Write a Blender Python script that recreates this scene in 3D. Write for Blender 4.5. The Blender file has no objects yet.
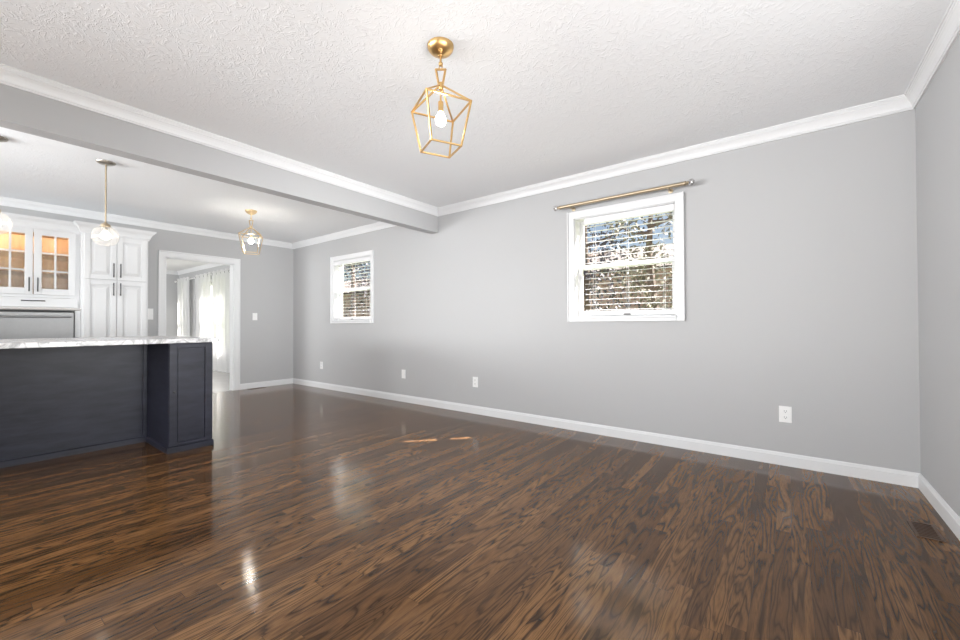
import bpy, bmesh, math, random
from mathutils import Vector, Matrix
random.seed(7)
sc = bpy.context.scene
col = sc.collection

# ------------------------------------------------------------------ camera
F_PX, YAW, PIT, ROL, CAM_H = 403.86, 0.6526, 0.0109, -0.0035, 1.0188
fw = Vector((-math.sin(YAW)*math.cos(PIT), math.cos(YAW)*math.cos(PIT), math.sin(PIT)))
r0 = Vector((math.cos(YAW), math.sin(YAW), 0)); u0 = r0.cross(fw)
rr = r0*math.cos(ROL)+u0*math.sin(ROL); uu = u0*math.cos(ROL)-r0*math.sin(ROL)
cd = bpy.data.cameras.new('camera'); cam = bpy.data.objects.new('camera', cd); col.objects.link(cam)
cd.sensor_width = 36.0; cd.lens = F_PX/960*36.0; cd.clip_start = .02; cd.clip_end = 500
M = Matrix((rr, uu, -fw)).transposed().to_4x4(); M.translation = Vector((0, 0, CAM_H))
cam.matrix_world = M
sc.camera = cam

# ------------------------------------------------------------------ sky, sun, fill lamps, exposure
w = bpy.data.worlds.new('sky'); sc.world = w; w.use_nodes = True
nt = w.node_tree; bg = nt.nodes['Background']
sky = nt.nodes.new('ShaderNodeTexSky'); sky.sky_type = 'NISHITA'; sky.sun_disc = False
sky.sun_elevation = math.radians(47); sky.sun_rotation = math.radians(41); sky.air_density = 1.0; sky.dust_density = 2.5
nt.links.new(sky.outputs[0], bg.inputs[0]); bg.inputs[1].default_value = .13

def lamp(name, kind, loc, direction, energy, size=None, color=(1, 1, 1)):
    d = bpy.data.lights.new(name, kind); d.energy = energy; d.color = color
    o = bpy.data.objects.new(name, d); col.objects.link(o); o.location = loc
    if size and kind == 'AREA':
        d.shape = 'RECTANGLE'; d.size, d.size_y = size
    if direction is not None:
        o.rotation_euler = Vector(direction).to_track_quat('-Z', 'Y').to_euler()
    return o
sun = lamp('sun', 'SUN', (6, 9, 9), (-.655, -.756, -1.08), 40, color=(1, .95, .88)); sun.data.angle = .009
# unseen area fill lamps added to brighten the rooms, no known windows there
FILL_COL = (.97, .985, 1)
lamp('fill_behind', 'AREA', (-2.4, -4.52, 1.15), (.08, 1, .65), 190, (2.6, 1.9), FILL_COL)  # added fill, mostly for the living room ceiling
lamp('fill_right', 'AREA', (.60, .5, 1.15), (-1, .2, .75), 56, (2.4, 1.5), FILL_COL)  # added fill for the right part of the ceiling
lamp('fill_right_far', 'AREA', (.60, 1.3, 1.0), (-7.5, 1.9, .45), 27, (1.4, 1.2), FILL_COL).data.spread = math.radians(56)  # narrow added fill aimed at the far left wall
lamp('fill_kitchen', 'AREA', (-5.3, -4.52, 1.40), (.20, 1, 1.05), 360, (2.0, 1.2), FILL_COL)  # added fill to lift the kitchen ceiling
lamp('fill_left', 'AREA', (-6.86, -3.0, 1.45), (1, .72, .12), 78, (1.6, 1.1), FILL_COL).data.spread = math.radians(75)  # added fill aimed across at the right wall
lamp('fill_dining', 'AREA', (-9.6, -2.2, 1.4), (-.1, 1, .5), 260, (2.4, 1.6), FILL_COL)  # added fill for the far room, no opening behind it
sc.view_settings.view_transform = 'Standard'; sc.view_settings.look = 'None'
sc.view_settings.gamma = 1; sc.view_settings.use_curve_mapping = False
sc.view_settings.exposure = 0.0
cy = sc.cycles
cy.use_denoising = True; cy.max_bounces = 14; cy.diffuse_bounces = 8; cy.glossy_bounces = 5
cy.transparent_max_bounces = 16; cy.transmission_bounces = 8
cy.sample_clamp_indirect = 4.0; cy.caustics_reflective = False; cy.caustics_refractive = False

# ------------------------------------------------------------------ materials
def nmat(name):
    m = bpy.data.materials.new(name); m.use_nodes = True
    return m, m.node_tree, m.node_tree.nodes['Principled BSDF']
def N(t, kind, **kw):
    n = t.nodes.new('ShaderNode'+kind)
    for k, v in kw.items(): setattr(n, k, v)
    return n
def V(n, i, v): n.inputs[i].default_value = v
def simple(name, c, rough=.5, metal=0, var=.04, scale=30, bump=0, bscale=200, spec=.5, coord='Object'):
    """a principled surface whose colour wanders a little with noise, optionally with a fine noise bump"""
    m, t, b = nmat(name)
    tc = N(t, 'TexCoord'); nz = N(t, 'TexNoise'); V(nz, 'Scale', scale); V(nz, 'Detail', 4)
    t.links.new(tc.outputs[coord], nz.inputs['Vector'])
    mx = N(t, 'Mix', data_type='RGBA'); mx.inputs[6].default_value = (*[x*(1-var) for x in c], 1)
    mx.inputs[7].default_value = (*[min(1, x*(1+var)) for x in c], 1)
    t.links.new(nz.outputs[0], mx.inputs[0]); t.links.new(mx.outputs[2], b.inputs['Base Color'])
    V(b, 'Roughness', rough); V(b, 'Metallic', metal); V(b, 'Specular IOR Level', spec)
    if bump:
        n2 = N(t, 'TexNoise'); V(n2, 'Scale', bscale); V(n2, 'Detail', 3)
        t.links.new(tc.outputs[coord], n2.inputs['Vector'])
        bp = N(t, 'Bump'); V(bp, 'Strength', bump); V(bp, 'Distance', .002)
        t.links.new(n2.outputs[0], bp.inputs['Height']); t.links.new(bp.outputs[0], b.inputs['Normal'])
    return m
def emit(name, c, s):
    m, t, b = nmat(name)
    V(b, 'Base Color', (*c, 1)); V(b, 'Emission Color', (*c, 1)); V(b, 'Emission Strength', s)
    return m
def clear(name, tint=(1, 1, 1), gloss=.05, rough=.02, bump=0, bscale=60, edge=None, slope=.75, milk=0):
    """thin clear glass: light passes straight through, reflection rises towards grazing"""
    m, t, b = nmat(name); t.nodes.remove(b); out = t.nodes['Material Output']
    tr = N(t, 'BsdfTransparent'); V(tr, 0, (*tint, 1)); gl = N(t, 'BsdfGlossy'); V(gl, 'Roughness', rough)
    mx = N(t, 'MixShader'); lw = N(t, 'LayerWeight'); V(lw, 'Blend', .25)
    ma = N(t, 'Math', operation='MULTIPLY_ADD'); V(ma, 1, slope); V(ma, 2, gloss); ma.use_clamp = True
    if edge:
        V(lw, 'Blend', edge); t.links.new(lw.outputs['Facing'], ma.inputs[0])
    else:
        V(lw, 'Blend', .5); pw = N(t, 'Math', operation='POWER'); V(pw, 1, 5.0)
        t.links.new(lw.outputs['Facing'], pw.inputs[0]); t.links.new(pw.outputs[0], ma.inputs[0])
    t.links.new(ma.outputs[0], mx.inputs[0]); t.links.new(tr.outputs[0], mx.inputs[1]); t.links.new(gl.outputs[0], mx.inputs[2])
    if bump:
        tc = N(t, 'TexCoord'); n2 = N(t, 'TexNoise'); V(n2, 'Scale', bscale)
        bp = N(t, 'Bump'); V(bp, 'Strength', bump); V(bp, 'Distance', .004)
        t.links.new(tc.outputs['Object'], n2.inputs['Vector']); t.links.new(n2.outputs[0], bp.inputs['Height'])
        t.links.new(bp.outputs[0], gl.inputs['Normal']); 
    if milk:      # white translucent mix, stronger towards the rim
        df = N(t, 'BsdfTranslucent'); V(df, 0, (.95, .94, .92, 1)); d2 = N(t, 'BsdfDiffuse'); V(d2, 0, (.95, .94, .92, 1))
        ms = N(t, 'MixShader'); V(ms, 0, .5); t.links.new(df.outputs[0], ms.inputs[1]); t.links.new(d2.outputs[0], ms.inputs[2])
        m3 = N(t, 'MixShader'); l2 = N(t, 'LayerWeight'); V(l2, 'Blend', .45)
        mk = N(t, 'Math', operation='MULTIPLY_ADD'); V(mk, 1, milk*2.2); V(mk, 2, milk*.35); mk.use_clamp = True
        t.links.new(l2.outputs['Facing'], mk.inputs[0]); t.links.new(mk.outputs[0], m3.inputs[0])
        t.links.new(mx.outputs[0], m3.inputs[1]); t.links.new(ms.outputs[0], m3.inputs[2]); mx = m3
    t.links.new(mx.outputs[0], out.inputs[0])
    return m

M_WALL = simple('grey_wall_paint', (.435, .435, .437), .55, var=.012, scale=2, bump=.12, bscale=260, spec=.3)
M_TRIM = simple('white_trim_paint', (.71, .715, .72), .35, var=.01)
M_CAB = simple('white_cabinet_paint', (.64, .645, .65), .38, var=.01)
M_BRASS = simple('brushed_brass', (.70, .46, .20), .34, 1, var=.06, scale=60)
M_ROD = simple('pale_gold_metal', (.45, .37, .26), .42, 1, var=.06, scale=60)
M_CHAMP = simple('champagne_metal', (.72, .56, .34), .32, 1, var=.06, scale=60)
M_NICKEL = simple('mottled_nickel', (.50, .47, .42), .30, 1, var=.45, scale=140)
M_STEEL = simple('stainless_steel', (.30, .30, .30), .5, 1, var=.05, scale=40)
M_BAR = simple('dark_nickel', (.07, .07, .07), .4, 1, var=.05)
M_BLACK = simple('black_gap', (.012, .012, .012), .5)
M_PLASTIC = simple('white_plastic', (.82, .82, .81), .35, var=.01)
M_SLOT = simple('slot_grey', (.18, .18, .18), .6)
M_SLAT = simple('white_blind_slat', (.74, .74, .75), .4, var=.01)
M_BULB = emit('lit_bulb', (1, .92, .80), 60)
M_BULBK = emit('lit_kitchen_bulb', (1, .93, .82), 200)
M_BULB2 = emit('lit_pendant_bulb', (1, .88, .72), 24)
M_GLASS = clear('window_glass', gloss=0, slope=.4)
M_GLOBE = clear('clear_globe_glass', tint=(.99, .985, .98), gloss=.05, rough=.15, edge=.3, slope=.3, milk=.07)
M_SEEDED = clear('seeded_cabinet_glass', tint=(.92, .9, .88), gloss=.03, rough=.06, bump=.5, bscale=90)
M_SHELF = clear('glass_shelf', tint=(.75, .8, .78), gloss=.1)
M_CRYSTAL = clear('crystal_finial_glass', tint=(.82, .8, .78), gloss=.25, rough=.08, edge=.4)
M_GREYFLOOR = simple('pale_grey_floor', (.50, .48, .46), .22, var=.12, scale=3)
M_MARK = simple('vent_brown', (.035, .016, .008), .35, var=.2)
M_MAPLE = None

def m_ceiling():
    m, t, b = nmat('stomped_white_ceiling')
    V(b, 'Base Color', (.87, .885, .90, 1)); V(b, 'Roughness', .85); V(b, 'Specular IOR Level', .2)
    tc = N(t, 'TexCoord')
    wp = N(t, 'TexNoise'); V(wp, 'Scale', 7); V(wp, 'Detail', 2)
    t.links.new(tc.outputs['Object'], wp.inputs['Vector'])
    ad = N(t, 'VectorMath', operation='MULTIPLY_ADD'); V(ad, 1, (.22, .22, 0))
    t.links.new(wp.outputs['Color'], ad.inputs[0]); t.links.new(tc.outputs['Object'], ad.inputs[2])
    n1 = N(t, 'TexNoise'); V(n1, 'Scale', 42); V(n1, 'Detail', 3); V(n1, 'Roughness', .55); V(n1, 'Distortion', 1.3)
    t.links.new(ad.outputs[0], n1.inputs['Vector'])
    rp = N(t, 'ValToRGB'); rp.color_ramp.elements[0].position = .50; rp.color_ramp.elements[1].position = .68
    t.links.new(n1.outputs[0], rp.inputs[0])
    n2 = N(t, 'TexNoise'); V(n2, 'Scale', 2.2); V(n2, 'Detail', 2)
    t.links.new(tc.outputs['Object'], n2.inputs['Vector'])
    mm = N(t, 'Math', operation='MULTIPLY_ADD'); V(mm, 1, 1.5); V(mm, 2, -.15)
    t.links.new(n2.outputs[0], mm.inputs[0])
    mu = N(t, 'Math', operation='MULTIPLY'); t.links.new(rp.outputs[0], mu.inputs[0]); t.links.new(mm.outputs[0], mu.inputs[1])
    bp = N(t, 'Bump'); V(bp, 'Strength', .42); V(bp, 'Distance', .006)
    t.links.new(mu.outputs[0], bp.inputs['Height']); t.links.new(bp.outputs[0], b.inputs['Normal'])
    return m
M_CEIL = m_ceiling()

def m_floor():
    """strip oak floor, boards 6 cm wide along Y, random lengths, cathedral grain, dark stain"""
    m, t, b = nmat('stained_oak_strip_floor'); L = t.links.new
    def math_(op, a=None, bb=None, c=None):
        n = N(t, 'Math', operation=op)
        for i, v in enumerate((a, bb, c)):
            if v is None: continue
            if isinstance(v, (int, float)): V(n, i, v)
            else: L(v, n.inputs[i])
        return n.outputs[0]
    geo = N(t, 'NewGeometry'); sp = N(t, 'SeparateXYZ'); L(geo.outputs['Position'], sp.inputs[0])
    x, y = sp.outputs[0], sp.outputs[1]
    px = math_('DIVIDE', x, .06); ci = math_('FLOOR', px); fx = math_('SUBTRACT', px, ci)
    wn = N(t, 'TexWhiteNoise', noise_dimensions='1D'); L(ci, wn.inputs['W'])
    yo = math_('MULTIPLY_ADD', wn.outputs['Value'], 7.3, y)
    py = math_('DIVIDE', yo, .92); ri = math_('FLOOR', py); fy = math_('SUBTRACT', py, ri)
    cb = N(t, 'CombineXYZ'); L(ci, cb.inputs[0]); L(ri, cb.inputs[1])
    pr = N(t, 'TexWhiteNoise', noise_dimensions='2D'); L(cb.outputs[0], pr.inputs['Vector'])
    rnd = pr.outputs['Value']; rc = N(t, 'SeparateColor'); L(pr.outputs['Color'], rc.inputs[0])
    # grain field: contour lines of a noise stretched along the board, its own place in the noise for every board
    gx = math_('MULTIPLY_ADD', x, 11.5, math_('MULTIPLY', rnd, 37.0))
    gy = math_('MULTIPLY_ADD', y, 1.2, math_('MULTIPLY', rc.outputs[1], 53.0))
    gv = N(t, 'CombineXYZ'); L(gx, gv.inputs[0]); L(gy, gv.inputs[1]); L(math_('MULTIPLY', rc.outputs[2], 9.0), gv.inputs[2])
    gn = N(t, 'TexNoise'); V(gn, 'Scale', 1.0); V(gn, 'Detail', 3.0); V(gn, 'Roughness', .45); V(gn, 'Distortion', .5)
    L(gv.outputs[0], gn.inputs['Vector'])
    rings = math_('MULTIPLY', gn.outputs[0], math_('MULTIPLY_ADD', rc.outputs[0], 10.0, 8.0))
    fr = math_('FRACT', rings)
    ring = N(t, 'ValToRGB'); e = ring.color_ramp.elements
    e[0].position = 0; e[0].color = (0, 0, 0, 1); e[1].position = 1; e[1].color = (.25, .25, .25, 1)
    for p_, c_ in ((.12, .12), (.30, .75), (.60, 1.0), (.84, .68)):
        q = ring.color_ramp.elements.new(p_); q.color = (c_, c_, c_, 1)
    L(fr, ring.inputs[0])
    # pores
    pv = N(t, 'CombineXYZ'); L(math_('MULTIPLY', x, 520.0), pv.inputs[0]); L(math_('MULTIPLY_ADD', y, 16.0, math_('MULTIPLY', rnd, 90.0)), pv.inputs[1])
    pn = N(t, 'TexNoise'); V(pn, 'Scale', 1.0); V(pn, 'Detail', 2.0); L(pv.outputs[0], pn.inputs['Vector'])
    pr2 = N(t, 'ValToRGB'); pr2.color_ramp.elements[0].position = .32; pr2.color_ramp.elements[0].color = (.45, .45, .45, 1)
    pr2.color_ramp.elements[1].position = .56; L(pn.outputs[0], pr2.inputs[0])
    grain = math_('MULTIPLY', ring.outputs[0], pr2.outputs[0])
    grain = math_('SUBTRACT', 1.0, math_('MULTIPLY', math_('SUBTRACT', 1.0, grain), math_('MULTIPLY_ADD', rc.outputs[2], .28, .70)))
    # board tone
    light = N(t, 'Mix', data_type='RGBA'); light.inputs[6].default_value = (.100, .048, .019, 1); light.inputs[7].default_value = (.225, .113, .043, 1)
    L(math_('POWER', rc.outputs[1], 1.2), light.inputs[0])
    colr = N(t, 'Mix', data_type='RGBA'); colr.inputs[6].default_value = (.021, .0105, .005, 1)
    L(grain, colr.inputs[0]); L(light.outputs[2], colr.inputs[7])
    # seams
    sx = math_('MINIMUM', fx, math_('SUBTRACT', 1.0, fx)); sy = math_('MULTIPLY', math_('MINIMUM', fy, math_('SUBTRACT', 1.0, fy)), 15.3)
    seam = math_('GREATER_THAN', math_('MINIMUM', sx, sy), .009)
    fin = N(t, 'Mix', data_type='RGBA'); fin.inputs[6].default_value = (.035, .018, .009, 1)
    L(seam, fin.inputs[0]); L(colr.outputs[2], fin.inputs[7]); L(fin.outputs[2], b.inputs['Base Color'])
    big = N(t, 'TexNoise'); V(big, 'Scale', 3.0); V(big, 'Detail', 3); L(geo.outputs['Position'], big.inputs['Vector'])
    L(math_('MULTIPLY_ADD', big.outputs[0], .06, .075), b.inputs['Roughness'])
    V(b, 'Specular IOR Level', .27)
    bp = N(t, 'Bump'); V(bp, 'Strength', .06); V(bp, 'Distance', .0012)
    L(math_('MULTIPLY', grain, seam), bp.inputs['Height']); L(bp.outputs[0], b.inputs['Normal'])
    return m
M_FLOOR = m_floor()

def m_maple():
    m, t, b = nmat('honey_maple'); tc = N(t, 'TexCoord'); mp = N(t, 'Mapping'); V(mp, 'Scale', (14, 14, 1.2))
    nz = N(t, 'TexNoise'); V(nz, 'Scale', 3); V(nz, 'Detail', 5)
    t.links.new(tc.outputs['Object'], mp.inputs[0]); t.links.new(mp.outputs[0], nz.inputs['Vector'])
    r = N(t, 'ValToRGB'); r.color_ramp.elements[0].color = (.46, .27, .12, 1); r.color_ramp.elements[1].color = (.68, .46, .25, 1)
    r.color_ramp.elements[0].position = .3; r.color_ramp.elements[1].position = .7
    t.links.new(nz.outputs[0], r.inputs[0]); t.links.new(r.outputs[0], b.inputs['Base Color']); V(b, 'Roughness', .45)
    return m
M_MAPLE = m_maple()
def m_island():
    m, t, b = nmat('dark_navy_stain'); tc = N(t, 'TexCoord'); mp = N(t, 'Mapping'); V(mp, 'Scale', (2, 2, 9))
    nz = N(t, 'TexNoise'); V(nz, 'Scale', 2.2); V(nz, 'Detail', 6); V(nz, 'Roughness', .6)
    t.links.new(tc.outputs['Object'], mp.inputs[0]); t.links.new(mp.outputs[0], nz.inputs['Vector'])
    r = N(t, 'ValToRGB'); r.color_ramp.elements[0].color = (.007, .0078, .014, 1); r.color_ramp.elements[1].color = (.026, .027, .043, 1)
    r.color_ramp.elements[0].position = .3; r.color_ramp.elements[1].position = .75
    t.links.new(nz.outputs[0], r.inputs[0]); t.links.new(r.outputs[0], b.inputs['Base Color']); V(b, 'Roughness', .42); V(b, 'Specular IOR Level', .35)
    return m
M_ISL = m_island()
def m_marble():
    m, t, b = nmat('white_marble'); tc = N(t, 'TexCoord'); nz = N(t, 'TexNoise'); V(nz, 'Scale', 9); V(nz, 'Detail', 8); V(nz, 'Roughness', .65); V(nz, 'Distortion', 1.5)
    t.links.new(tc.outputs['Object'], nz.inputs['Vector'])
    r = N(t, 'ValToRGB'); r.color_ramp.elements[0].color = (.36, .36, .36, 1); r.color_ramp.elements[1].color = (.74, .74, .74, 1)
    r.color_ramp.elements[0].position = .38; r.color_ramp.elements[1].position = .52
    t.links.new(nz.outputs[0], r.inputs[0]); t.links.new(r.outputs[0], b.inputs['Base Color']); V(b, 'Roughness', .2)
    return m
M_MARBLE = m_marble()
def m_sheer():
    m, t, b = nmat('white_sheer_fabric'); t.nodes.remove(b); out = t.nodes['Material Output']
    d = N(t, 'BsdfDiffuse'); V(d, 0, (.78, .78, .78, 1)); tl = N(t, 'BsdfTranslucent'); V(tl, 0, (.78, .78, .78, 1)); tp = N(t, 'BsdfTransparent')
    a = N(t, 'MixShader'); V(a, 0, .45); c = N(t, 'MixShader')
    tc = N(t, 'TexCoord'); nz = N(t, 'TexNoise'); V(nz, 'Scale', 300); t.links.new(tc.outputs['Object'], nz.inputs['Vector'])
    ma = N(t, 'Math', operation='MULTIPLY'); V(ma, 1, .12); t.links.new(nz.outputs[0], ma.inputs[0]); t.links.new(ma.outputs[0], c.inputs[0])
    t.links.new(d.outputs[0], a.inputs[1]); t.links.new(tl.outputs[0], a.inputs[2]); t.links.new(a.outputs[0], c.inputs[1]); t.links.new(tp.outputs[0], c.inputs[2])
    t.links.new(c.outputs[0], out.inputs[0]); return m
M_SHEER = m_sheer()
def m_brick():
    m, t, b = nmat('pinkish_brick'); tc = N(t, 'TexCoord'); mp = N(t, 'Mapping'); V(mp, 'Rotation', (math.radians(90), 0, 0))
    br = N(t, 'TexBrick'); V(br, 'Scale', 1); V(br, 'Brick Width', .21); V(br, 'Row Height', .075); V(br, 'Mortar Size', .008)
    V(br, 'Color1', (.42, .27, .25, 1)); V(br, 'Color2', (.55, .38, .35, 1)); V(br, 'Mortar', (.55, .5, .48, 1))
    t.links.new(tc.outputs['Object'], mp.inputs[0]); t.links.new(mp.outputs[0], br.inputs[0]); t.links.new(br.outputs[0], b.inputs['Base Color']); V(b, 'Roughness', .9)
    return m
M_BRICK = m_brick()
M_ROOF = simple('grey_brown_shingles', (.10, .085, .08), .9, var=.3, scale=12)
M_LEAF = simple('green_leaf', (.17, .16, .12), .6, var=.5, scale=2)
M_LEAFD = simple('dark_leaf', (.075, .07, .085), .6, var=.5, scale=2)
M_BARK = simple('bark', (.12, .09, .075), .9, var=.3, scale=20)
M_LAWN = simple('lawn', (.14, .17, .07), .95, var=.4, scale=4)

# ------------------------------------------------------------------ mesh helpers
class MB:
    def __init__(s): s.bm = bmesh.new()
    def box(s, x0, x1, y0, y1, z0, z1, bev=0):
        bm = s.bm
        vs = [bm.verts.new((x, y, z)) for z in (z0, z1) for y in (y0, y1) for x in (x0, x1)]
        fs = [bm.faces.new([vs[i] for i in f]) for f in ((0, 2, 3, 1), (4, 5, 7, 6), (0, 1, 5, 4), (2, 6, 7, 3), (0, 4, 6, 2), (1, 3, 7, 5))]
        if bev:
            es = {e for f in fs for e in f.edges}
            bmesh.ops.bevel(bm, geom=list(es), offset=bev, segments=2, affect='EDGES', profile=.5)
        return s
    def bar(s, a, b, w=.008, up=(0, 0, 1)):
        """square bar from a to b, slightly longer than the gap so that bars meet in a corner"""
        a, b = Vector(a), Vector(b); d = (b-a).normalized()
        u = Vector(up)
        if abs(d.dot(u)) > .95: u = Vector((1, 0, 0))
        sx = d.cross(u).normalized()*w/2; sy = sx.cross(d).normalized()*w/2
        a = a-d*w*.45; b = b+d*w*.45
        q = [[s.bm.verts.new(p+i*sx+j*sy) for i, j in ((-1, -1), (1, -1), (1, 1), (-1, 1))] for p in (a, b)]
        for k in range(4): s.bm.faces.new((q[0][k], q[0][(k+1) % 4], q[1][(k+1) % 4], q[1][k]))
        s.bm.faces.new(q[0][::-1]); s.bm.faces.new(q[1]); return s
    def tube(s, pts, r, n=12, closed=False):
        pts = [Vector(p) for p in pts]; rings = []
        rad = r if isinstance(r, (list, tuple)) else [r]*len(pts)
        for i, p in enumerate(pts):
            d = (pts[(i+1) % len(pts)]-pts[i-1]) if closed else (pts[min(i+1, len(pts)-1)]-pts[max(i-1, 0)])
            d.normalize(); u = Vector((0, 0, 1)) if abs(d.z) < .9 else Vector((1, 0, 0))
            a = d.cross(u).normalized(); b = a.cross(d)
            rings.append([s.bm.verts.new(p+rad[i]*(math.cos(2*math.pi*k/n)*a+math.sin(2*math.pi*k/n)*b)) for k in range(n)])
        m = len(rings)
        for i in range(m if closed else m-1):
            A, B = rings[i], rings[(i+1) % m]
            for k in range(n): s.bm.faces.new((A[k], A[(k+1) % n], B[(k+1) % n], B[k]))
        if not closed:
            s.bm.faces.new(rings[0][::-1]); s.bm.faces.new(rings[-1])
        return s
    def lathe(s, prof, c=(0, 0, 0), n=32, axis='Z'):
        """prof: (radius, height) pairs"""
        c = Vector(c); rings = []
        for r, h in prof:
            if r < 1e-6: rings.append([s.bm.verts.new(s._ax(0, 0, h, axis)+c)])
            else: rings.append([s.bm.verts.new(s._ax(r*math.cos(2*math.pi*k/n), r*math.sin(2*math.pi*k/n), h, axis)+c) for k in range(n)])
        for A, B in zip(rings, rings[1:]):
            for k in range(n):
                l = (k+1) % n
                f = [A[k % len(A)], A[l % len(A)], B[l % len(B)], B[k % len(B)]]
                f = list(dict.fromkeys(f))
                if len(f) > 2: s.bm.faces.new(f)
        return s
    @staticmethod
    def _ax(x, y, h, axis): return Vector((x, y, h)) if axis == 'Z' else Vector((h, x, y)) if axis == 'X' else Vector((x, h, y))
    def run(s, prof, p0, p1, nrm, m0=1, m1=1):
        """moulding: prof (out, z) swept from p0 to p1 (2D) along a wall whose inward normal is nrm; m0/m1 = mitre at the ends (1 inside, 0 square, -1 outside)"""
        p0, p1, nr = Vector((*p0, 0)), Vector((*p1, 0)), Vector((*nrm, 0)); d = (p1-p0).normalized()
        A = [s.bm.verts.new(p0+nr*o+d*o*m0+Vector((0, 0, z))) for o, z in prof]
        B = [s.bm.verts.new(p1+nr*o-d*o*m1+Vector((0, 0, z))) for o, z in prof]
        n = len(prof)
        for k in range(n): s.bm.faces.new((A[k], A[(k+1) % n], B[(k+1) % n], B[k]))
        s.bm.faces.new(A[::-1]); s.bm.faces.new(B); return s
    def quad(s, *p): s.bm.faces.new([s.bm.verts.new(q) for q in p]); return s
    def build(s, name, mat, parent=None, smooth=False, loc=None):
        bm = s.bm; bmesh.ops.recalc_face_normals(bm, faces=bm.faces)
        me = bpy.data.meshes.new(name); bm.to_mesh(me); bm.free(); me.materials.append(mat)
        if smooth:
            for p in me.polygons: p.use_smooth = True
            try: me.set_sharp_from_angle(angle=math.radians(40))
            except Exception: pass
        o = bpy.data.objects.new(name, me); col.objects.link(o)
        if parent is not None:
            o.parent = parent
            off = Vector((0, 0, 0)); q = parent
            while q is not None: off += q.location; q = q.parent
            o.location = -off if loc is None else loc      # meshes are written in room coordinates
        return o
def tag(o, label, cat, group=None, kind=None):
    o['label'] = label; o['category'] = cat
    if group: o['group'] = group
    if kind: o['kind'] = kind
    return o
def thing(name, loc, label, cat, group=None, kind=None):
    o = bpy.data.objects.new(name, None); col.objects.link(o); o.location = loc; o.empty_display_size = .1
    return tag(o, label, cat, group, kind)
def kids(o): return [c for c in bpy.data.objects if c.parent == o]
def copy_tree(o, parent=None):
    c = o.copy(); col.objects.link(c)
    if parent is not None: c.parent = parent
    for ch in kids(o): copy_tree(ch, c)
    return c
def struct(o, label, cat): return tag(o, label, cat, kind='structure')

# ------------------------------------------------------------------ room dimensions
XR, XL, YB, YF, H = .639, -6.90, 3.639, -4.60, 2.44
BX0, BX1, BZ = -3.55, -3.429, 2.152        # beam
XD, = (-12.80,)                            # far wall of the dining room
T = .16
DY0, DY1, DZ = 1.80, 2.69, 1.985           # doorway to the dining room
WINS = {1: (-1.637, -.735, 1.075, 2.035), 2: (-5.668, -4.738, 1.075, 2.02)}
DWIN, DWIN2 = (-10.95, -9.45, .45, 2.02), (-12.40, -12.05, .45, 2.02)

def wall_x(name, y0, y1, x0, x1, holes, label, mat=M_WALL, z1=H):
    """wall along X between y0 and y1 with rectangular holes (x0, x1, z0, z1)"""
    m = MB(); cur = x0
    for a, b, c, d in sorted(holes):
        if a > cur: m.box(cur, a, y0, y1, 0, z1)
        if c > 0: m.box(a, b, y0, y1, 0, c)
        if d < z1: m.box(a, b, y0, y1, d, z1)
        cur = b
    if cur < x1: m.box(cur, x1, y0, y1, 0, z1)
    return struct(m.build(name, mat), label, 'wall')

fl = MB().box(XL, XR, YF, YB, -.12, 0).build('floor', M_FLOOR); struct(fl, 'dark stained oak strip floor of the living room and kitchen', 'floor')
fd = MB().box(XD, XL, -2.4, YB, -.12, -.002).build('floor_dining', M_GREYFLOOR); struct(fd, 'pale grey floor of the room seen through the doorway', 'floor')
ce = MB().box(XL-.12, XR+T, YF-T, YB+T, H, H+.15).build('ceiling', M_CEIL); struct(ce, 'white stomped texture ceiling over the living room and kitchen', 'ceiling')
ce2 = MB().box(XD-T, XL-.12, -2.4-T, YB+T, H, H+.15).build('ceiling_dining', simple('flat_white_ceiling', (.83, .83, .82), .8, var=.01)); struct(ce2, 'smooth white ceiling of the room seen through the doorway', 'ceiling')
wall_x('wall_back', YB, YB+T, XL, XR+T, [WINS[1], WINS[2]], 'long grey wall with the two small windows')
wall_x('wall_dining_back', YB, YB+T, XD-T, XL, [DWIN, DWIN2], 'grey window wall behind the sheer curtains in the next room')
struct(MB().box(XD-T, XD, -2.4, YB, 0, H).build('wall_dining_end', M_WALL), 'grey end wall of the room beyond the doorway', 'wall')
wall_x('wall_dining_front', -2.4-T, -2.4, XD-T, XL-.12, [], 'grey near side wall of the room beyond the doorway')
m = MB(); m.box(XR, XR+T, 2.1, YB, 0, H); m.box(XR, XR+T, YF, -.8, 0, H); m.box(XR, XR+T, -.8, 2.1, 0, .35); m.box(XR, XR+T, -.8, 2.1, 2.12, H)  # unseen opening added behind the side fill lamps
struct(m.build('wall_right', M_WALL), 'grey wall at the right edge of the picture', 'wall')
wf = wall_x('wall_front', YF-T, YF, XL-.12, XR+T, [(-3.75, -1.05, .05, 2.1), (-6.35, -4.25, .85, 2.1)], 'grey wall behind the viewer with two openings added for fill lamps')  # both unseen openings are added to go with the fill lamps
m = MB()
m.box(XL-.12, XL, YF, -3.85, 0, H); m.box(XL-.12, XL, -2.15, DY0, 0, H); m.box(XL-.12, XL, -3.85, -2.15, 0, .88); m.box(XL-.12, XL, -3.85, -2.15, 2.02, H); m.box(XL-.12, XL, DY1, YB, 0, H); m.box(XL-.12, XL, DY0, DY1, DZ, H)  # includes an unseen opening added behind the left fill lamp
struct(m.build('wall_left', M_WALL), 'grey end wall with the doorway behind the pantry', 'wall')
struct(MB().box(BX0, BX1, YF, YB, BZ, H).build('beam', M_WALL), 'grey boxed ceiling beam between the living room and the kitchen', 'beam')

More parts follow.
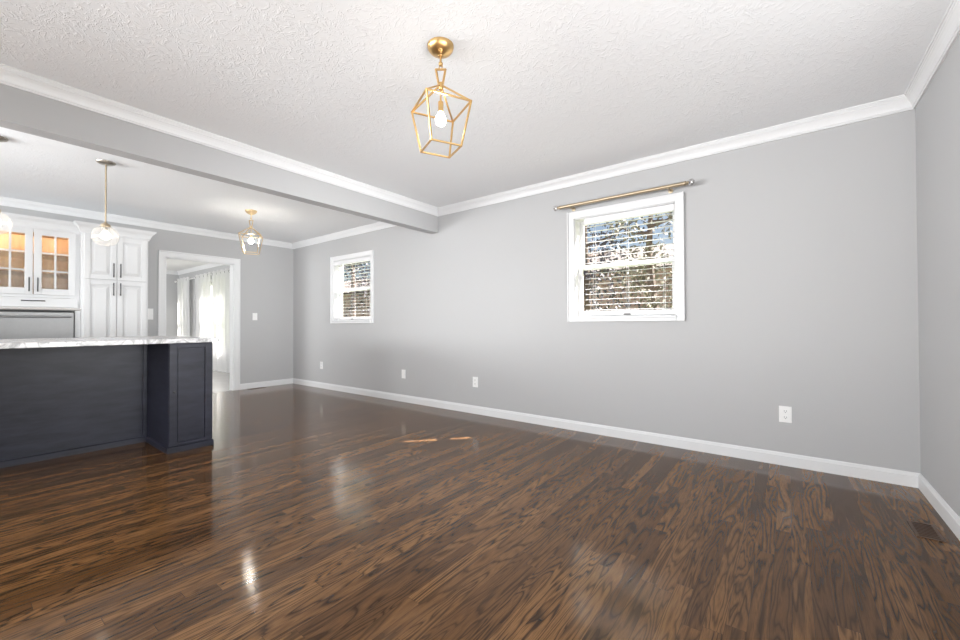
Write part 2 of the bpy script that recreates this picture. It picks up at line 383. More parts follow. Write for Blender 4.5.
CROWN = [(0, H), (0, H-.088), (.010, H-.088), (.012, H-.080), (.0165, H-.077), (.0175, H-.069), (.021, H-.058), (.028, H-.044), (.037, H-.031), (.042, H-.026), (.0425, H-.019), (.047, H-.016), (.049, H-.010), (.055, H-.009), (.055, H)]
BASE = [(0, 0), (0, .090), (.004, .090), (.007, .086), (.010, .077), (.010, .073), (.014, .070), (.014, 0)]
def trim(n, prof, p0, p1, nr, label, m0=1, m1=1, base=None):
    o = MB().run(prof, p0, p1, nr, m0, m1).build(base or f'trim_{n}', M_TRIM); return struct(o, label, 'trim')
trim(1, CROWN, (BX1, YF), (BX1, YB), (1, 0), 'white crown moulding along the living room face of the beam')
trim(2, CROWN, (BX1, YB), (XR, YB), (0, -1), 'white crown moulding above the right hand window')
trim(3, CROWN, (XR, YB), (XR, YF), (-1, 0), 'white crown moulding along the right wall')
trim(4, CROWN, (XL, YF), (XL, YB), (1, 0), 'white crown moulding above the pantry and the doorway')
trim(5, CROWN, (XL, YB), (BX0, YB), (0, -1), 'white crown moulding above the kitchen window', m1=0)
trim(6, CROWN, (XD, YB), (XL-.12, YB), (0, -1), 'white crown moulding above the sheer curtains', m1=0)
trim(7, CROWN, (XD, -2.4), (XD, YB), (1, 0), 'white crown moulding on the end wall beyond the doorway')
trim(0, BASE, (XL, YB), (XR, YB), (0, -1), 'white baseboard along the long window wall', base='baseboard_back')
trim(0, BASE, (XR, YB), (XR, YF), (-1, 0), 'white baseboard along the right wall', base='baseboard_right')
trim(0, BASE, (XL, DY1+.08), (XL, YB), (1, 0), 'short white baseboard between the doorway and the corner', m0=0, base='baseboard_left')
trim(0, BASE, (XD, YB), (XL-.12, YB), (0, -1), 'white baseboard under the sheer curtains', m1=0, base='baseboard_dining')

# doorway: jambs and casing
m = MB()
for y0, y1 in ((DY0, DY0+.018), (DY1-.018, DY1)): m.box(XL-.122, XL+.002, y0, y1, 0, DZ)
m.box(XL-.122, XL+.002, DY0, DY1, DZ-.018, DZ)
door = thing('door_1', (XL, (DY0+DY1)/2, 0), 'white cased doorway opening to the curtained room', 'doorway', kind='structure')
m.build('jamb', M_TRIM, door)
m = MB(); W_ = .078
for xs, xe in ((XL, XL+.016), (XL-.136, XL-.12)):
    m.box(xs, xe, DY0-W_, DY0+.004, 0, DZ+W_, .003); m.box(xs, xe, DY1-.004, DY1+W_, 0, DZ+W_, .003); m.box(xs, xe, DY0, DY1, DZ-.004, DZ+W_, .003)
for a, b in ((DY0-W_, DY0-W_+.018), (DY1+W_-.018, DY1+W_)): m.box(XL+.012, XL+.024, a, b, 0, DZ+W_, .003)
m.box(XL+.012, XL+.024, DY0-W_, DY1+W_, DZ+W_-.018, DZ+W_, .003)
m.build('casing', M_TRIM, door)

# ------------------------------------------------------------------ double hung windows with casing
def window(n, label):
    x0, x1, z0, z1 = WINS[n]; cx = (x0+x1)/2; c = .064; y = YB
    root = thing(f'window_{n}', (cx, YB, z0), label, 'window', kind='structure')
    m = MB()
    m.box(x0-c, x0+.004, y-.012, y, z0-.033, z1+c, .003); m.box(x1-.004, x1+c, y-.012, y, z0-.033, z1+c, .003)
    m.box(x0, x1, y-.012, y, z1-.004, z1+c, .003)
    for xa, xb in ((x0-c, x0-c+.012), (x1+c-.012, x1+c)): m.box(xa, xb, y-.024, y-.012, z0-.033, z1+c, .002)
    m.build('casing', M_TRIM, root)
    m = MB(); m.box(x0-.002, x1+.002, y-.034, y+.10, z0-.004, z0+.014, .004); m.box(x0, x1, y-.018, y-.002, z0-.033, z0-.002, .002)
    m.build('sill', M_TRIM, root)
    m = MB()
    for a, b in ((x0, x0+.012), (x1-.012, x1)): m.box(a, b, y+.001, y+T-.005, z0, z1)
    m.box(x0, x1, y+.001, y+T-.005, z1-.012, z1); m.box(x0, x1, y+.07, y+T+.02, z0, z0+.02)
    m.build('jamb', M_TRIM, root)
    zm = (z0+z1)/2+.01; s = .036
    for nm, za, zb, ya in (('sash', zm-.02, z1-.012, y+.115), ('sash', z0+.018, zm+.02, y+.078)):
        xa, xb = x0+.012, x1-.012; m = MB(); yb = ya+.03
        m.box(xa, xa+s, ya, yb, za, zb); m.box(xb-s, xb, ya, yb, za, zb)
        m.box(xa+s, xb-s, ya, yb, za, za+s+(.012 if za < zm-.1 else 0)); m.box(xa+s, xb-s, ya, yb, zb-s, zb)
        so = m.build(nm, M_TRIM, root)
        MB().box(xa+s-.004, xb-s+.004, ya+.012, ya+.016, za+s-.004, zb-s+.004).build('pane', M_GLASS, so)
    return root
window(1, 'white double hung window under the gold curtain rod')
window(2, 'white double hung window of the kitchen, left of the beam end')

def blind(n, xa, xb, label):
    x0, x1, z0, z1 = WINS[n]; yc = YB+.036; cx = (xa+xb)/2
    root = thing('venetian_blind', (cx, yc, z0+.02), label, 'blind', 'venetian blinds in the two windows')
    MB().box(xa, xb, yc-.028, yc+.028, z1-.062, z1-.014, .003).build('head_rail', M_SLAT, root)
    MB().box(xa, xb, yc-.034, yc-.029, z1-.075, z1-.016, .002).build('valance', M_SLAT, root)
    m = MB(); z = z1-.095; pitch = .0495; tilt = .002
    zs = []
    while z > z0+.055:
        zs.append(z); a, b = yc-.0245, yc+.0245
        prof = [(a, z-tilt), (yc, z+.0025), (b, z+tilt)]
        th = .0022
        vs = [[m.bm.verts.new((x, y, zz+dz)) for (y, zz) in prof for dz in (0, th)] for x in (xa, xb)]
        A, B = vs
        order = [0, 2, 4, 5, 3, 1]
        for k in range(6): m.bm.faces.new((A[order[k]], A[order[(k+1) % 6]], B[order[(k+1) % 6]], B[order[k]]))
        m.bm.faces.new([A[k] for k in order]); m.bm.faces.new([B[k] for k in order][::-1])
        z -= pitch
    m.build('slats', M_SLAT, root)
    MB().box(xa, xb, yc-.025, yc+.025, z0+.022, z0+.040, .004).build('bottom_rail', M_SLAT, root)
    m = MB()
    for k in ((.11, .5, .89) if n == 1 else (.11, .5, .89)):
        x = xa+(xb-xa)*k
        for yy in (yc-.027, yc+.027): m.tube([(x, yy, z1-.06), (x, yy, z0+.04)], .0012, 6)
    m.build('ladder_cords', M_SLAT, root)
    MB().box(cx-.03, cx+.03, yc-.030, yc-.024, z0+.024, z0+.039, .001).build('rail_tag', M_SLOT, root)
    return root
blind(1, WINS[1][0]+.104, WINS[1][1]-.014, 'white slatted blind in the window under the gold curtain rod')
blind(2, WINS[2][0]+.012, WINS[2][1]-.014, 'white slatted blind in the kitchen window left of the beam')

# curtain rod over the near window
RX0, RX1, RY, RZ = -1.738, -.672, YB-.082, 2.142
rod = thing('curtain_rod', ((RX0+RX1)/2, RY, RZ), 'gold curtain rod with crystal knobs above the right hand window', 'curtain rod')
m = MB(); m.tube([(RX0, RY, RZ), (RX1+.02, RY, RZ)], .0155, 16); m.build('rod', M_ROD, rod, True)
for xx, sgn in ((RX0, -1), (RX1+.02, 1)):
    MB().lathe([(0, 0), (.019, 0), (.020, .006), (.014, .012), (.012, .02), (.015, .024), (.010, .03), (0, .03)][::1] if sgn > 0 else [(0, 0), (.019, 0), (.020, -.006), (.014, -.012), (.012, -.02), (.015, -.024), (.010, -.03), (0, -.03)], (xx, RY, RZ), 20, 'X').build('collar', M_ROD, rod, True)
    f = MB(); cx = xx+sgn*.050; pr = []
    for k in range(9):
        a = math.pi*k/8; pr.append((.027*math.sin(a), -.024*math.cos(a)))
    f.lathe(pr, (cx, RY, RZ), 10, 'X'); f.build('finial', M_CRYSTAL, rod)
for xx in (RX0+.10, RX1-.10):
    m = MB(); m.lathe([(0, 0), (.02, 0), (.02, -.006), (.008, -.010), (.007, -.075), (0, -.075)], (xx, YB, RZ-.016), 16, 'Y'); m.box(xx-.006, xx+.006, RY-.016, RY+.016, RZ-.022, RZ-.010, .002)
    m.build('bracket', M_ROD, rod)

# ------------------------------------------------------------------ kitchen: pantry and oven cabinet (fronts face +X)
def raised_door(y0, y1, z0, z1, xf, parent, handle=None, name='door'):
    m = MB(); fr = .050; th = .02
    m.box(xf, xf+th, y0, y0+fr, z0, z1, .003); m.box(xf, xf+th, y1-fr, y1, z0, z1, .003)
    m.box(xf, xf+th, y0+fr-.001, y1-fr+.001, z0, z0+fr, .003); m.box(xf, xf+th, y0+fr-.001, y1-fr+.001, z1-fr, z1, .003)
    m.box(xf, xf+.006, y0+fr-.004, y1-fr+.004, z0+fr-.004, z1-fr+.004)
    a = fr+.008; b = fr+.040; bm = m.bm
    o = [bm.verts.new((xf+.006, y, z)) for y, z in ((y0+a, z0+a), (y1-a, z0+a), (y1-a, z1-a), (y0+a, z1-a))]
    i = [bm.verts.new((xf+.017, y, z)) for y, z in ((y0+b, z0+b), (y1-b, z0+b), (y1-b, z1-b), (y0+b, z1-b))]
    for k in range(4): bm.faces.new((o[k], o[(k+1) % 4], i[(k+1) % 4], i[k]))
    bm.faces.new(i)
    d = m.build(name, M_CAB, parent)
    if handle:
        bar_handle(handle, xf+th, d)
    return d
def bar_handle(h, xf, parent):
    (ya, za), (yb, zb) = h; m = MB(); L = Vector((0, yb-ya, zb-za)).normalized()
    A, B = Vector((xf+.028, ya, za)), Vector((xf+.028, yb, zb))
    m.tube([A, B], .0058, 10)
    for p in (A+L*.018, B-L*.018): m.tube([p, p-Vector((.028, 0, 0))], .0045, 8)
    return m.build('handle', M_BAR, parent, True)
CT = 2.075                       # top of the cabinet boxes, crown above
CABCROWN = [(0, CT+.008), (0, CT-.005), (.010, CT-.005), (.012, CT+.006), (.018, CT+.012), (.022, CT+.03), (.034, CT+.058), (.052, CT+.08), (.058, CT+.083), (.060, CT+.092), (.068, CT+.094), (.068, CT+.108), (0, CT+.108)]
PX, PY0, PY1, OX = -6.32, .885, 1.478, -6.41
pan = thing('pantry_cabinet', (-6.6, (PY0+PY1)/2, 0), 'tall white four door pantry cabinet beside the doorway', 'cabinet')
m = MB(); m.box(XL+.002, PX, PY0, PY1, .10, CT); m.box(XL+.002, PX-.06, PY0+.002, PY1-.002, 0, .10); m.build('body', M_CAB, pan)
g = .006
ym = (PY0+PY1)/2
for ya, yb, s in ((PY0+.018, ym-g/2, 1), (ym+g/2, PY1-.018, -1)):
    yh = yb-.028 if s > 0 else ya+.028
    raised_door(ya, yb, 1.556, CT-.012, PX, pan, ((yh, 1.585), (yh, 1.750)))
    raised_door(ya, yb, .12, 1.545, PX, pan, ((yh, 1.370), (yh, 1.520)))
m = MB()
m.run(CABCROWN, (PX, PY0), (PX, PY1), (1, 0), -1, -1)
m.run(CABCROWN, (XL+.002, PY1), (PX, PY1), (0, 1), 0, -1); m.run(CABCROWN, (OX+.06, PY0), (PX, PY0), (0, -1), 0, -1)
m.build('crown_moulding', M_CAB, pan)

OX, OY0, OY1 = -6.41, .166, .884
ov = thing('oven_cabinet', (-6.65, (OY0+OY1)/2, 0), 'white cabinet with two glass doors above the steel oven', 'cabinet')
m = MB(); bk = XL+.002
for ya, yb in ((OY0, OY0+.02), (OY1-.02, OY1)): m.box(bk, OX-.021, ya, yb, 1.20, CT)
m.box(bk, OX-.021, OY0+.02, OY1-.02, CT-.02, CT); m.box(bk, OX-.021, OY0+.02, OY1-.02, 1.335, 1.352); m.box(bk, OX-.021, OY0+.02, OY1-.02, 1.20, 1.212)
for ya, yb in ((OY0, OY0+.045), (OY1-.045, OY1)): m.box(OX-.020, OX, ya, yb, 1.20, CT)
m.box(OX-.020, OX, OY0+.045, OY1-.045, CT-.05, CT)
m.box(OX-.020, OX, OY0+.045, OY1-.045, 1.325, 1.36)
LX = -6.36
for ya, yb in ((OY0, OY0+.03), (OY1-.045, OY1)): m.box(bk, LX, ya, yb, 0, 1.187)
m.box(bk, LX, OY0+.03, OY1-.045, 0, .50)
m.build('body', M_CAB, ov)
m = MB(); m.box(bk, bk+.012, OY0+.02, OY1-.02, 1.352, CT-.02)
m.box(bk+.012, OX-.022, OY0+.021, OY0+.026, 1.352, CT-.02); m.box(bk+.012, OX-.021, OY1-.026, OY1-.02, 1.352, CT-.02)
m.box(bk+.012, OX-.021, OY0+.026, OY1-.026, 1.352, 1.358); m.box(bk+.012, OX-.021, OY0+.026, OY1-.026, CT-.026, CT-.02)
m.build('interior_lining', M_MAPLE, ov)
for z in (1.585, 1.79): MB().box(bk+.014, OX-.05, OY0+.027, OY1-.027, z, z+.009).build('shelf', M_SHELF, ov)
dm = .525
for ya, yb, s in ((.202, dm-.003, 1), (dm+.003, .848, -1)):
    z0, z1 = 1.355, CT-.020; fr = .058; x0, x1 = OX, OX+.02; m = MB()
    m.box(x0, x1, ya, ya+fr, z0, z1, .003); m.box(x0, x1, yb-fr, yb, z0, z1, .003); m.box(x0, x1, ya+fr-.001, yb-fr+.001, z0, z0+fr+.01, .003); m.box(x0, x1, ya+fr-.001, yb-fr+.001, z1-fr, z1, .003)
    yc = (ya+yb)/2; m.box(x0+.004, x1-.003, yc-.008, yc+.008, z0+fr, z1-fr, .002)
    for q in (1, 2):
        zz = z0+fr+.01+(z1-z0-2*fr-.01)*q/3; m.box(x0+.004, x1-.003, ya+fr, yb-fr, zz-.008, zz+.008, .002)
    d = m.build('door', M_CAB, ov)
    MB().box(x0+.006, x0+.010, ya+fr-.005, yb-fr+.005, z0+fr-.005, z1-fr+.005).build('pane', M_SEEDED, d)
    yh = yb-.028 if s > 0 else ya+.028
    bar_handle(((yh, 1.385), (yh, 1.535)), x1, d)
dr = MB().box(OX+.0005, OX+.02, .190, .860, 1.222, 1.322, .003).build('drawer', M_CAB, ov)
bar_handle(((.437, 1.288), (.612, 1.288)), OX+.02, dr)
m = MB(); LEDGE = [(0, 1.188), (.052, 1.188), (.060, 1.194), (.064, 1.203), (.058, 1.212), (.046, 1.216), (.030, 1.219), (0, 1.219)]
m.run(LEDGE, (LX-.035, OY0), (LX-.035, OY1), (1, 0), 0, 0); m.build('ledge_moulding', simple('taupe_ledge_paint', (.62, .60, .58), .3, var=.02), ov)  # ledge in a warm tone slightly darker than the cabinets
m = MB(); m.run([(o_*.85, z_) for o_, z_ in CABCROWN], (OX, OY0), (OX, OY1), (1, 0), 0, 0); m.build('crown_moulding', M_CAB, ov)
for yy, en in ((.33, 6), (.72, 2.5)): lamp('cabinet_puck_light', 'POINT', (-6.62, yy, 2.02), None, en, color=(1, .88, .70)).data.shadow_soft_size = .03
# wall oven
VY0, VY1 = OY0+.032, OY1-.047
oven = thing('wall_oven', (-6.6, (VY0+VY1)/2, .51), 'stainless steel wall oven front below the white drawer', 'oven')
MB().box(XL+.05, LX-.002, VY0, VY1, .502, 1.180).build('carcass', M_BLACK, oven)
MB().box(LX, LX+.022, VY0+.004, VY1-.008, .62, 1.166, .004).build('door', M_STEEL, oven)
MB().box(LX, LX+.018, VY0+.004, VY1-.008, .505, .612, .004).build('lower_panel', M_STEEL, oven)
m = MB(); m.tube([(LX+.064, VY0+.02, 1.118), (LX+.064, VY1-.035, 1.118)], .011, 14)
for yy in (VY0+.06, VY1-.07): m.tube([(LX+.064, yy, 1.118), (LX+.02, yy, 1.118)], .008, 10)
m.build('handle', M_STEEL, oven, True)

# ------------------------------------------------------------------ island
IX, IB = -3.925, -4.505            # end post front, recessed back panel
isl = thing('kitchen_island', (-4.5, .2, 0), 'dark navy stained kitchen island with an open seating recess', 'island')
IY0, IY1, IP = -1.25, 1.356, 1.05
MB().box(-5.05, IB, IY0, IY1, .0, .876).build('body', M_ISL, isl)
m = MB(); m.box(IB+.001, IX, IP, IY1, .0, .876); m.box(IB+.001, IB+.02, IP-.03, IP-.001, .05, .876, .002); m.build('end_cabinet', M_ISL, isl)
m = MB(); a, b, c, d = IP+.002, IY1-.002, .056, .868
m.box(IX+.001, IX+.019, a, IP+.056, c, d, .0015); m.box(IX+.001, IX+.019, IY1-.056, b, c, d, .0015); m.box(IX+.001, IX+.0188, IP+.056, IY1-.056, c, c+.022, .0015); m.box(IX+.001, IX+.0188, IP+.056, IY1-.056, .836, d, .0015)
m.box(IX+.0005, IX+.002, IP+.05, IY1-.05, .07, .84); m.box(IX+.002, IX+.011, IP+.061, IY1-.061, .083, .831, .001)
dd = m.build('door', M_ISL, isl)
MB().lathe([(0, 0), (.005, 0), (.005, .012), (.010, .018), (.010, .024), (0, .027)], (IX+.019, IP+.030, .487), 16, 'X').build('knob', M_BLACK, dd, True)
SK = [(0, 0), (0, .05), (.006, .05), (.011, .042), (.012, 0)]
m = MB(); m.run(SK, (IX, IP), (IX, IY1), (1, 0), -1, -1); m.run(SK, (IB, IP), (IX, IP), (0, -1), 1, -1); m.run(SK, (IX, IY1), (-5.05, IY1), (0, 1), -1, 0); m.run(SK, (IB, IY0), (IB, IP), (1, 0), 0, 1)
m.build('skirting', M_ISL, isl)
tag(MB().box(-5.10, -3.895, IY0-.03, 1.402, .8765, .912, .004).build('island_worktop', M_MARBLE), 'white marble worktop with grey veins lying on the dark island', 'worktop')

# ------------------------------------------------------------------ lights that hang
def lantern(loc, rot, label, metal, bulb):
    X, Y = loc
    root = thing('lantern_pendant', (X, Y, H), label, 'ceiling light', 'open cage lanterns')
    P = lambda x, y, z: (X+x, Y+y, z)
    MB().lathe([(0, H-.056), (.012, H-.056), (.016, H-.050), (.036, H-.043), (.054, H-.031), (.064, H-.018), (.067, H-.006), (.067, H-.0005), (0, H-.0005)], (X, Y, 0), 40).build('canopy', metal, root, True)
    m = MB(); m.tube([P(0, 0, H-.055), P(0, 0, 2.342)], .005, 10); m.lathe([(0, 2.352), (.010, 2.352), (.011, 2.345), (.008, 2.338), (0, 2.338)], (X, Y, 0), 16)
    ring = []
    for k in range(16):
        a = 2*math.pi*k/16; ring.append(P(.011*math.cos(a), 0, 2.331+.014*math.sin(a)))
    m.tube(ring, .003, 8, True); m.build('stem', metal, root, True)
    ca, sa = math.cos(rot), math.sin(rot)
    Q = lambda x, y, z: P(x*ca-y*sa, x*sa+y*ca, z)
    m = MB(); zt, zb = 2.318, 2.245
    # the link lies across the view, wider at the top
    c1, s1 = math.cos(YAW), math.sin(YAW); R = lambda u, z: P(u*c1, u*s1, z)
    m.bar(R(-.024, zt), R(.024, zt), .008); m.bar(R(-.024, zt), R(-.011, zb), .008); m.bar(R(.024, zt), R(.011, zb), .008); m.bar(R(-.011, zb), R(.011, zb), .008)
    m.build('link', metal, root)
    MB().lathe([(0, 2.250), (.011, 2.250), (.013, 2.246), (.013, 2.222), (.010, 2.216), (0, 2.216)], (X, Y, 0), 20).build('hub', metal, root, True)
    zT, zB, sT, sB = 2.128, 1.912, .116, .079; w_ = .0075
    m = MB(); cs = [(-1, -1), (1, -1), (1, 1), (-1, 1)]
    for k in range(4):
        (a, b), (c, d) = cs[k], cs[(k+1) % 4]
        m.bar(Q(a*sT, b*sT, zT), Q(c*sT, d*sT, zT), w_); m.bar(Q(a*sB, b*sB, zB), Q(c*sB, d*sB, zB), w_)
        m.bar(Q(a*sT, b*sT, zT), Q(a*sB, b*sB, zB), w_); m.bar(Q(a*sT, b*sT, zT), Q(a*.008, b*.008, 2.232), w_)
    m.build('cage', metal, root)
    m = MB(); m.tube([P(0, 0, 2.22), P(0, 0, 2.15)], .0045, 10); m.lathe([(0, 2.152), (.0125, 2.152), (.0135, 2.148), (.0135, 2.098), (0, 2.098)], (X, Y, 0), 20); m.build('socket', metal, root, True)
    pr = [(0, 2.030), (.010, 2.031), (.020, 2.038), (.026, 2.050), (.027, 2.062), (.023, 2.076), (.015, 2.090), (.0125, 2.098), (0, 2.0985)]
    MB().lathe(pr, (X, Y, 0), 24).build('bulb', bulb, root, True)
    return root
lantern((-1.397, 1.505), math.radians(-25.9), 'gold open cage lantern hanging from the living room ceiling', M_BRASS, M_BULB)
lantern((-5.285, 2.247), math.radians(-31), 'pale gold open cage lantern in the kitchen near the kitchen doorway', M_CHAMP, M_BULBK)

def globe(X, Y, label):
    root = thing('globe_pendant', (X, Y, H), label, 'pendant light', 'glass globe pendants over the island')
    MB().lathe([(0, H-.026), (.010, H-.026), (.044, H-.021), (.059, H-.014), (.065, H-.006), (.065, H-.0005), (0, H-.0005)], (X, Y, 0), 40).build('canopy', M_NICKEL, root, True)
    MB().tube([(X, Y, H-.024), (X, Y, 1.905)], .006, 12).build('rod', M_ROD, root, True)
    MB().lathe([(0, 1.912), (.012, 1.912), (.015, 1.904), (.030, 1.898), (.033, 1.890), (.033, 1.876), (.022, 1.872), (0, 1.872)], (X, Y, 0), 28).build('cap', M_ROD, root, True)
    MB().lathe([(0, 1.8718), (.018, 1.8718), (.018, 1.838), (0, 1.838)], (X, Y, 0), 20).build('socket', M_NICKEL, root, True)
    pr = []
    zc, rx, rz = 1.794, .090, .084
    for k in range(3, 29):
        a = math.pi*k/28; rad = rx*math.sin(a)**.88 if math.sin(a) > 1e-4 else 0
        pr.append((max(rad, 0), zc+rz*math.cos(a)))
    pr[-1] = (0, zc-rz)
    MB().lathe(pr, (X, Y, 0), 48).build('glass_globe', M_GLOBE, root, True)
    pb = [(0, 1.770), (.020, 1.773), (.032, 1.783), (.035, 1.796), (.031, 1.810), (.021, 1.824), (.015, 1.838), (0, 1.838)]
    MB().lathe(pb, (X, Y, 0), 24).build('bulb', M_BULB2, root, True)
    return root
globe(-4.696, .805, 'clear glass globe pendant on a brass rod in front of the pantry')
globe(-4.72, .19, 'glass globe pendant cut off by the left picture edge')

# ------------------------------------------------------------------ outlets, switches, floor vents
def outlet(x, z, label, kind='duplex'):
    root = thing('wall_outlet' if kind == 'duplex' else 'wall_plate', (x, YB, z), label, 'outlet', 'wall plates low on the long wall')
    MB().box(x-.037, x+.037, YB-.006, YB-.0005, z-.058, z+.058, .002).build('plate', M_PLASTIC, root)
    if kind == 'duplex':
        for dz in (.022, -.022):
            s = MB().box(x-.016, x+.016, YB-.0085, YB-.006, z+dz-.014, z+dz+.014, .003).build('socket', M_PLASTIC, root)
            m = MB()
            for dx in (-.0065, .0065): m.box(x+dx-.0014, x+dx+.0014, YB-.0092, YB-.0084, z+dz-.002, z+dz+.008)
            m.box(x-.003, x+.003, YB-.0092, YB-.0084, z+dz-.010, z+dz-.005); m.build('slots', M_SLOT, s)
    else:
        MB().box(x-.009, x+.009, YB-.009, YB-.006, z-.011, z+.011, .002).build('jack', M_PLASTIC, root)
    return root
outlet(-.025, .366, 'white double wall outlet right of the big window, nearest the right corner')
outlet(-2.85, .361, 'white double wall outlet between the two windows, right of the beam')
outlet(-4.055, .366, 'plain white wall plate under the kitchen window', 'jack')
outlet(-6.01, .367, 'white wall outlet left of the kitchen window, nearest the far corner')
def switch(y, z, hh, label, ww=.037):
    root = thing('light_switch', (XL, y, z), label, 'light switch')
    MB().box(XL+.0005, XL+.006, y-ww, y+ww, z-hh, z+hh, .002).build('plate', M_PLASTIC, root)
    MB().box(XL+.006, XL+.010, y-.016, y+.016, z-.033, z+.033, .002).build('rocker', M_PLASTIC, root)
switch(2.995, 1.158, .058, 'white light switch on the wall right of the doorway')
switch(1.63, 1.175, .075, 'white switch plate half hidden between the pantry and the doorway', .042)

def vent(x0, x1, y0, y1, along, label, matf):
    root = thing('floor_vent', ((x0+x1)/2, (y0+y1)/2, 0), label, 'floor vent')
    MB().box(x0+.008, x1-.008, y0+.008, y1-.008, .0004, .0012).build('duct_shade', M_BLACK, root)  # flat black sheet stands in for the shade down the duct
    m = MB(); f = .012
    m.box(x0, x1, y0, y0+f, .0005, .004, .001); m.box(x0, x1, y1-f, y1, .0005, .004, .001); m.box(x0, x0+f, y0+f, y1-f, .0005, .004, .001); m.box(x1-f, x1, y0+f, y1-f, .0005, .004, .001)
    m.build('frame', matf, root)
    m = MB(); n = 9
    for k in range(1, n):
        if along == 'X':
            yy = y0+f+(y1-y0-2*f)*k/n; m.box(x0+f, x1-f, yy-.0035, yy+.0035, .0012, .0035)
        else:
            xx = x0+f+(x1-x0-2*f)*k/n; m.box(xx-.003, xx+.003, y0+f, y1-f, .0012, .0035)
    m.build('louvre', matf, root)
M_VENT = simple('vent_wood_stain', (.075, .036, .017), .3, var=.25, scale=25)
vent(.475, .570, 2.80, 3.0, 'X', 'brown wooden floor vent in the corner beside the right baseboard', M_VENT)
vent(-6.87, -6.80, 2.87, 3.13, 'Y', 'brown floor vent by the baseboard right of the doorway', M_VENT)

# ------------------------------------------------------------------ dining room window and sheer curtains
for num, (x0, x1, z0, z1), nc, lab in ((3, DWIN, 3, 'wide white window hidden behind the nearer sheer curtains'), (4, DWIN2, 1, 'narrow white window hidden behind the farthest sheer curtain')):
    dw = thing(f'window_{num}', ((x0+x1)/2, YB, z0), lab, 'window', kind='structure')
    m = MB()
    m.box(x0-.05, x0, YB-.016, YB-.001, z0-.06, z1+.06); m.box(x1, x1+.05, YB-.016, YB-.001, z0-.06, z1+.06); m.box(x0, x1, YB-.016, YB-.001, z1, z1+.06); m.box(x0, x1, YB-.016, YB-.001, z0-.06, z0); m.build('casing', M_TRIM, dw)
    m = MB()
    for k in range(nc+1):
        xx = x0+(x1-x0)*k/nc; m.box(max(x0, xx-.03), min(x1, xx+.03), YB+.06, YB+.10, z0, z1)
    for za in (z0, 1.25, z1-.05): m.box(x0+.001, x1-.001, YB+.062, YB+.098, za, za+.05)
    m.build('sash', M_TRIM, dw)
    MB().box(x0, x1, YB+.078, YB+.082, z0, z1).build('pane', M_GLASS, dw)
CY = YB-.09
cr = thing('curtain_rod', (-10.9, CY, 2.16), 'white curtain rod holding the sheers beyond the doorway', 'curtain rod')
MB().tube([(-12.72, CY, 2.16), (-9.0, CY, 2.16)], .013, 14).build('rod', M_PLASTIC, cr, True)
for xx in (-12.68, -9.05): MB().tube([(xx, CY, 2.16), (xx, YB-.001, 2.16)], .009, 10).build('bracket', M_PLASTIC, cr)
for xx, s in ((-12.72, -1), (-9.0, 1)): MB().lathe([(0, -.02*s), (.02, -.015*s), (.026, 0), (.02, .015*s), (0, .02*s)], (xx+.02*s, CY, 2.16), 16, 'X').build('finial', M_PLASTIC, cr, True)
def curtain(xa, xb, label, waves):
    root = thing('sheer_curtain', ((xa+xb)/2, CY, .02), label, 'curtain', 'white sheer curtains in the next room')
    m = MB(); nx, nz = waves*16, 30; g_ = []
    for j in range(nz+1):
        f_ = j/nz; z = .015+(2.215-.015)*f_; row = []
        for i in range(nx+1):
            u = i/nx; ph = 2*math.pi*waves*u
            spread = 1+.05*(1-f_)
            x = (xa+xb)/2+(u-.5)*(xb-xa)*spread+.010*math.sin(5*u+3*f_)
            y = CY+(.026+.022*f_)*math.sin(ph+.35*math.sin(4*f_+7*u))
            row.append(m.bm.verts.new((x, y, z)))
        g_.append(row)
    for j in range(nz):
        for i in range(nx): m.bm.faces.new((g_[j][i], g_[j][i+1], g_[j+1][i+1], g_[j+1][i]))
    m.build('fabric', M_SHEER, root, True)
    for k in range(waves*2):
        m = MB(); xx = xa+(xb-xa)*(k+.5)/(waves*2); ring = []
        for q in range(14):
            a = 2*math.pi*q/14; ring.append((xx+.004*math.sin(a), CY+.021*math.cos(a), 2.16+.021*math.sin(a)))
        m.tube(ring, .004, 6, True); m.build('grommet', M_BAR, root, True)
    return root
curtain(-12.58, -11.72, 'white sheer curtain panel farthest away, beside the grey end wall', 4)
curtain(-11.30, -10.34, 'white sheer curtain panel in the middle of the window', 4)
curtain(-10.28, -9.18, 'white sheer curtain panel nearest the doorway', 5)

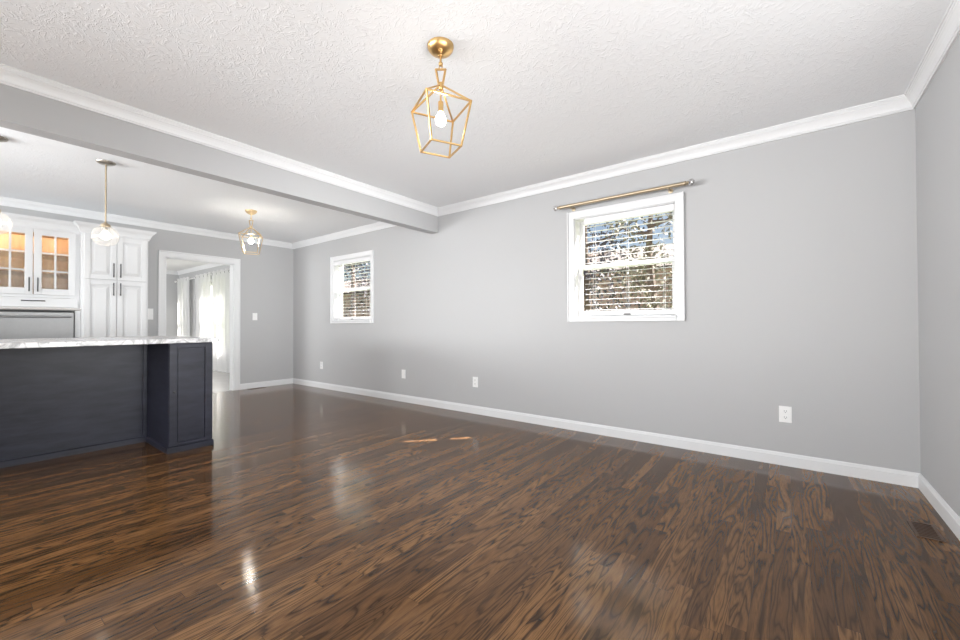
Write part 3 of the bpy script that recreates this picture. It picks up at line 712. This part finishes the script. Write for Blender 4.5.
# ------------------------------------------------------------------ outside the windows
tag(MB().box(-40, 25, YB+T+.02, 60, -.6, -.3).build('ground_outside', M_LAWN), 'lawn outside the window wall', 'ground', kind='structure')
hs = thing('brick_house', (-7, 10.5, -.3), 'pinkish brick house seen through the blinds', 'house')
MB().box(-22, 6, 10, 17, -.3, 2.35).build('wall', M_BRICK, hs)
m = MB()
m.quad((-22.4, 9.5, 2.3), (6.4, 9.5, 2.3), (6.4, 13.5, 3.5), (-22.4, 13.5, 3.5)); m.quad((-22.4, 17.5, 2.3), (6.4, 17.5, 2.3), (6.4, 13.5, 3.5), (-22.4, 13.5, 3.5))
m.quad((-22.4, 9.5, 2.3), (-22.4, 13.5, 3.5), (-22.4, 17.5, 2.3)); m.quad((6.4, 9.5, 2.3), (6.4, 13.5, 3.5), (6.4, 17.5, 2.3)); m.quad((-22.4, 9.5, 2.3), (6.4, 9.5, 2.3), (6.4, 17.5, 2.3), (-22.4, 17.5, 2.3))
m.build('roof', M_ROOF, hs)
def tree(x, y, h, rad, nl, mat, label, size=.042):
    root = thing('garden_tree', (x, y, -.3), label, 'tree', 'trees outside the window wall')
    m = MB(); m.tube([(x, y, -.3), (x+.05, y, h*.35), (x-.04, y+.05, h*.7), (x+.03, y, h)], [.09, .075, .05, .02], 8)
    tips = []
    for k in range(16):
        a = random.uniform(0, 6.28); z = random.uniform(h*.22, h*.85); l = rad*random.uniform(.5, 1)
        p0 = Vector((x, y, z)); p2 = p0+Vector((math.cos(a)*l, math.sin(a)*l, random.uniform(.1, .7)*l)); p1 = (p0+p2)/2+Vector((0, 0, -.06))
        m.tube([p0, p1, p2], [.028, .018, .006], 6); tips += [p1, p2, (p1+p2)/2]
    m.build('branches', mat if mat is M_BARK else M_BARK, root)
    m = MB()
    for k in range(nl):
        p = random.choice(tips)+Vector([random.gauss(0, .24*rad) for _ in range(3)])
        a = Vector([random.gauss(0, 1) for _ in range(3)]).normalized(); b = a.orthogonal().normalized(); b = (b+a.cross(b)*random.uniform(-1, 1)).normalized()
        s = size*random.uniform(.6, 1.3)
        m.bm.faces.new([m.bm.verts.new(p+q) for q in (a*s, b*s*.45, -a*s, -b*s*.45)])
    m.build('foliage', mat, root)
tree(-3.05, 7.3, 3.9, 1.0, 3000, M_LEAFD, 'dark leaved tree seen through the left part of the near window')
tree(-1.62, 6.3, 3.0, .5, 1800, M_LEAF, 'slim green shrub at the right edge of the near window')
tree(-10.4, 7.3, 3.9, 1.0, 3000, M_LEAFD, 'dark leaved tree seen through the kitchen window blind')
